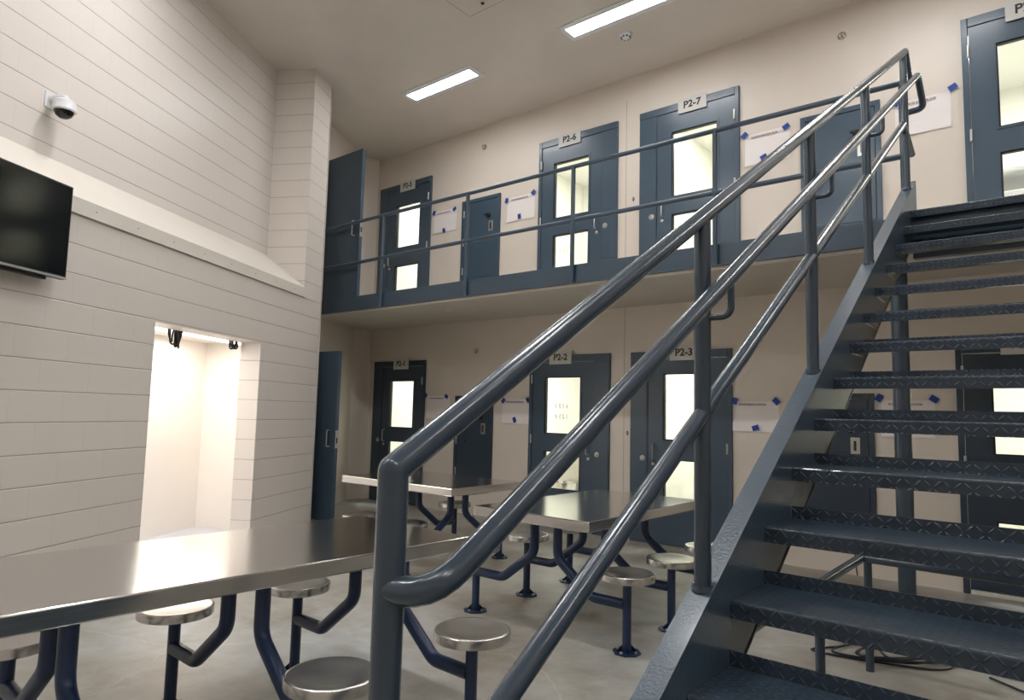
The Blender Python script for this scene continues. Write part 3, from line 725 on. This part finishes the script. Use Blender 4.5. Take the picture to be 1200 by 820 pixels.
# guard below the stairs
g = empty('understair_guard', (-0.93, 4.37, 0), label='low blue grey pipe guard rail standing under the staircase', cat='railing')
MB().tube([(-0.93,2.05,0.0),(-0.93,2.05,0.645),(-0.93,4.40,0.645)], 0.024, 0.004, 18).build('rail', M['rail'], g, world=True)
MB().tube([(-0.93,4.22,0.645),(0.50,4.22,0.635)], 0.022, 0, 18).build('cross_rail', M['rail'], g, world=True)
MB().tube([(0.50,4.40,0.635),(0.50,2.35,0.635),(0.50,2.35,0.0)], 0.024, 0.004, 18).build('rail', M['rail'], g, world=True)
for x, y in ((-0.93,4.37),(-0.93,3.40),(0.50,4.37),(0.50,3.4)): MB().tube([(x,y,0),(x,y,0.63)], 0.022, 0, 16).build('post', M['rail'], g, world=True)
g = empty('steel_column', (-0.94, 5.60, 0), label='round blue grey steel column under the walkway behind the stairs', cat='column')
MB().tube([(0,0,0.012),(0,0,2.664)], 0.057, 0, 28).build('shaft', M['rail'], g); MB().box(-0.11,0.11,-0.11,0.11,0,0.012,0.002).build('base_plate', M['rail'], g)

# cable heap under the stairs
rnd = random.Random(11)
def cable(pts, label):
    cu = [Vector(p) for p in pts]; P = []
    for i in range(len(cu)-1):
        p0 = cu[max(0,i-1)]; p1 = cu[i]; p2 = cu[i+1]; p3 = cu[min(len(cu)-1,i+2)]
        for k in range(8):
            t = k/8; P.append(0.5*((2*p1)+(p2-p0)*t+(2*p0-5*p1+4*p2-p3)*t*t+(3*p1-p0-3*p2+p3)*t**3))
    P.append(cu[-1]); mb = MB(); mb.tube([tuple(p) for p in P], 0.0065, 0, 8); return mb
z = 0.009
pts = [(-1.42,5.35,z),(-1.50,5.05,z),(-1.15,4.75,z)]
for k in range(5):
    a = k*1.0
    pts += [(-1.0+0.35*math.cos(3.9+a*0.3)+rnd.uniform(-.05,.05), 4.55+0.12*math.sin(3.9)+rnd.uniform(-.04,.04), z+0.014*k), (-0.72+rnd.uniform(-.06,.06), 4.62+rnd.uniform(-.05,.05), z+0.012*k),
            (-0.62+rnd.uniform(-.06,.06), 4.85+rnd.uniform(-.06,.06), z+0.010*k), (-0.98+rnd.uniform(-.06,.06), 4.88+rnd.uniform(-.05,.05), z+0.012*k)]
pts += [(-0.70,4.78,z+0.01),(-0.45,4.80,z),(-0.15,4.75,z),(0.05,4.62,z),(-0.10,4.50,z),(-0.40,4.70,z)]
o = cable(pts, '').build('cable_heap', M['cable']); tag(o, 'loose dark cable coiled on the concrete floor beneath the stairs', 'cable')

# ------------------------------------------------------------------ light, world, camera
w = bpy.data.worlds.new('world'); bpy.context.scene.world = w; w.use_nodes = True
w.node_tree.nodes['Background'].inputs['Color'].default_value = (0.8, 0.85, 0.9, 1); w.node_tree.nodes['Background'].inputs['Strength'].default_value = 0.15
def area(loc, sx, sy, e, c=(1,0.98,0.95), rot=(0,0,0)):
    L = bpy.data.lights.new('ceiling_lamp', 'AREA'); L.shape = 'RECTANGLE'; L.size = sx; L.size_y = sy; L.energy = e; L.color = c
    o = bpy.data.objects.new('ceiling_lamp', L); col.objects.link(o); o.location = loc; o.rotation_euler = rot; return o

f, yaw, pitch, roll, H = 790.885, 0.690975, 0.092504, 0.024791, 1.40233
fwd = Vector((-math.sin(yaw)*math.cos(pitch), math.cos(yaw)*math.cos(pitch), math.sin(pitch)))
right = Vector((math.cos(yaw), math.sin(yaw), 0)); up = right.cross(fwd)
r_ = math.cos(roll)*right + math.sin(roll)*up; u_ = -math.sin(roll)*right + math.cos(roll)*up
cam = bpy.data.cameras.new('camera'); co = bpy.data.objects.new('camera', cam); col.objects.link(co)
m = Matrix((( r_.x, u_.x, -fwd.x, 0), (r_.y, u_.y, -fwd.y, 0), (r_.z, u_.z, -fwd.z, H), (0,0,0,1)))
co.matrix_world = m; cam.sensor_fit = 'HORIZONTAL'; cam.sensor_width = 36; cam.lens = f/1200*36; cam.clip_start = 0.05
bpy.context.scene.camera = co
vs = bpy.context.scene.view_settings; vs.view_transform = 'Standard'; vs.look = 'None'; vs.exposure = 0.0
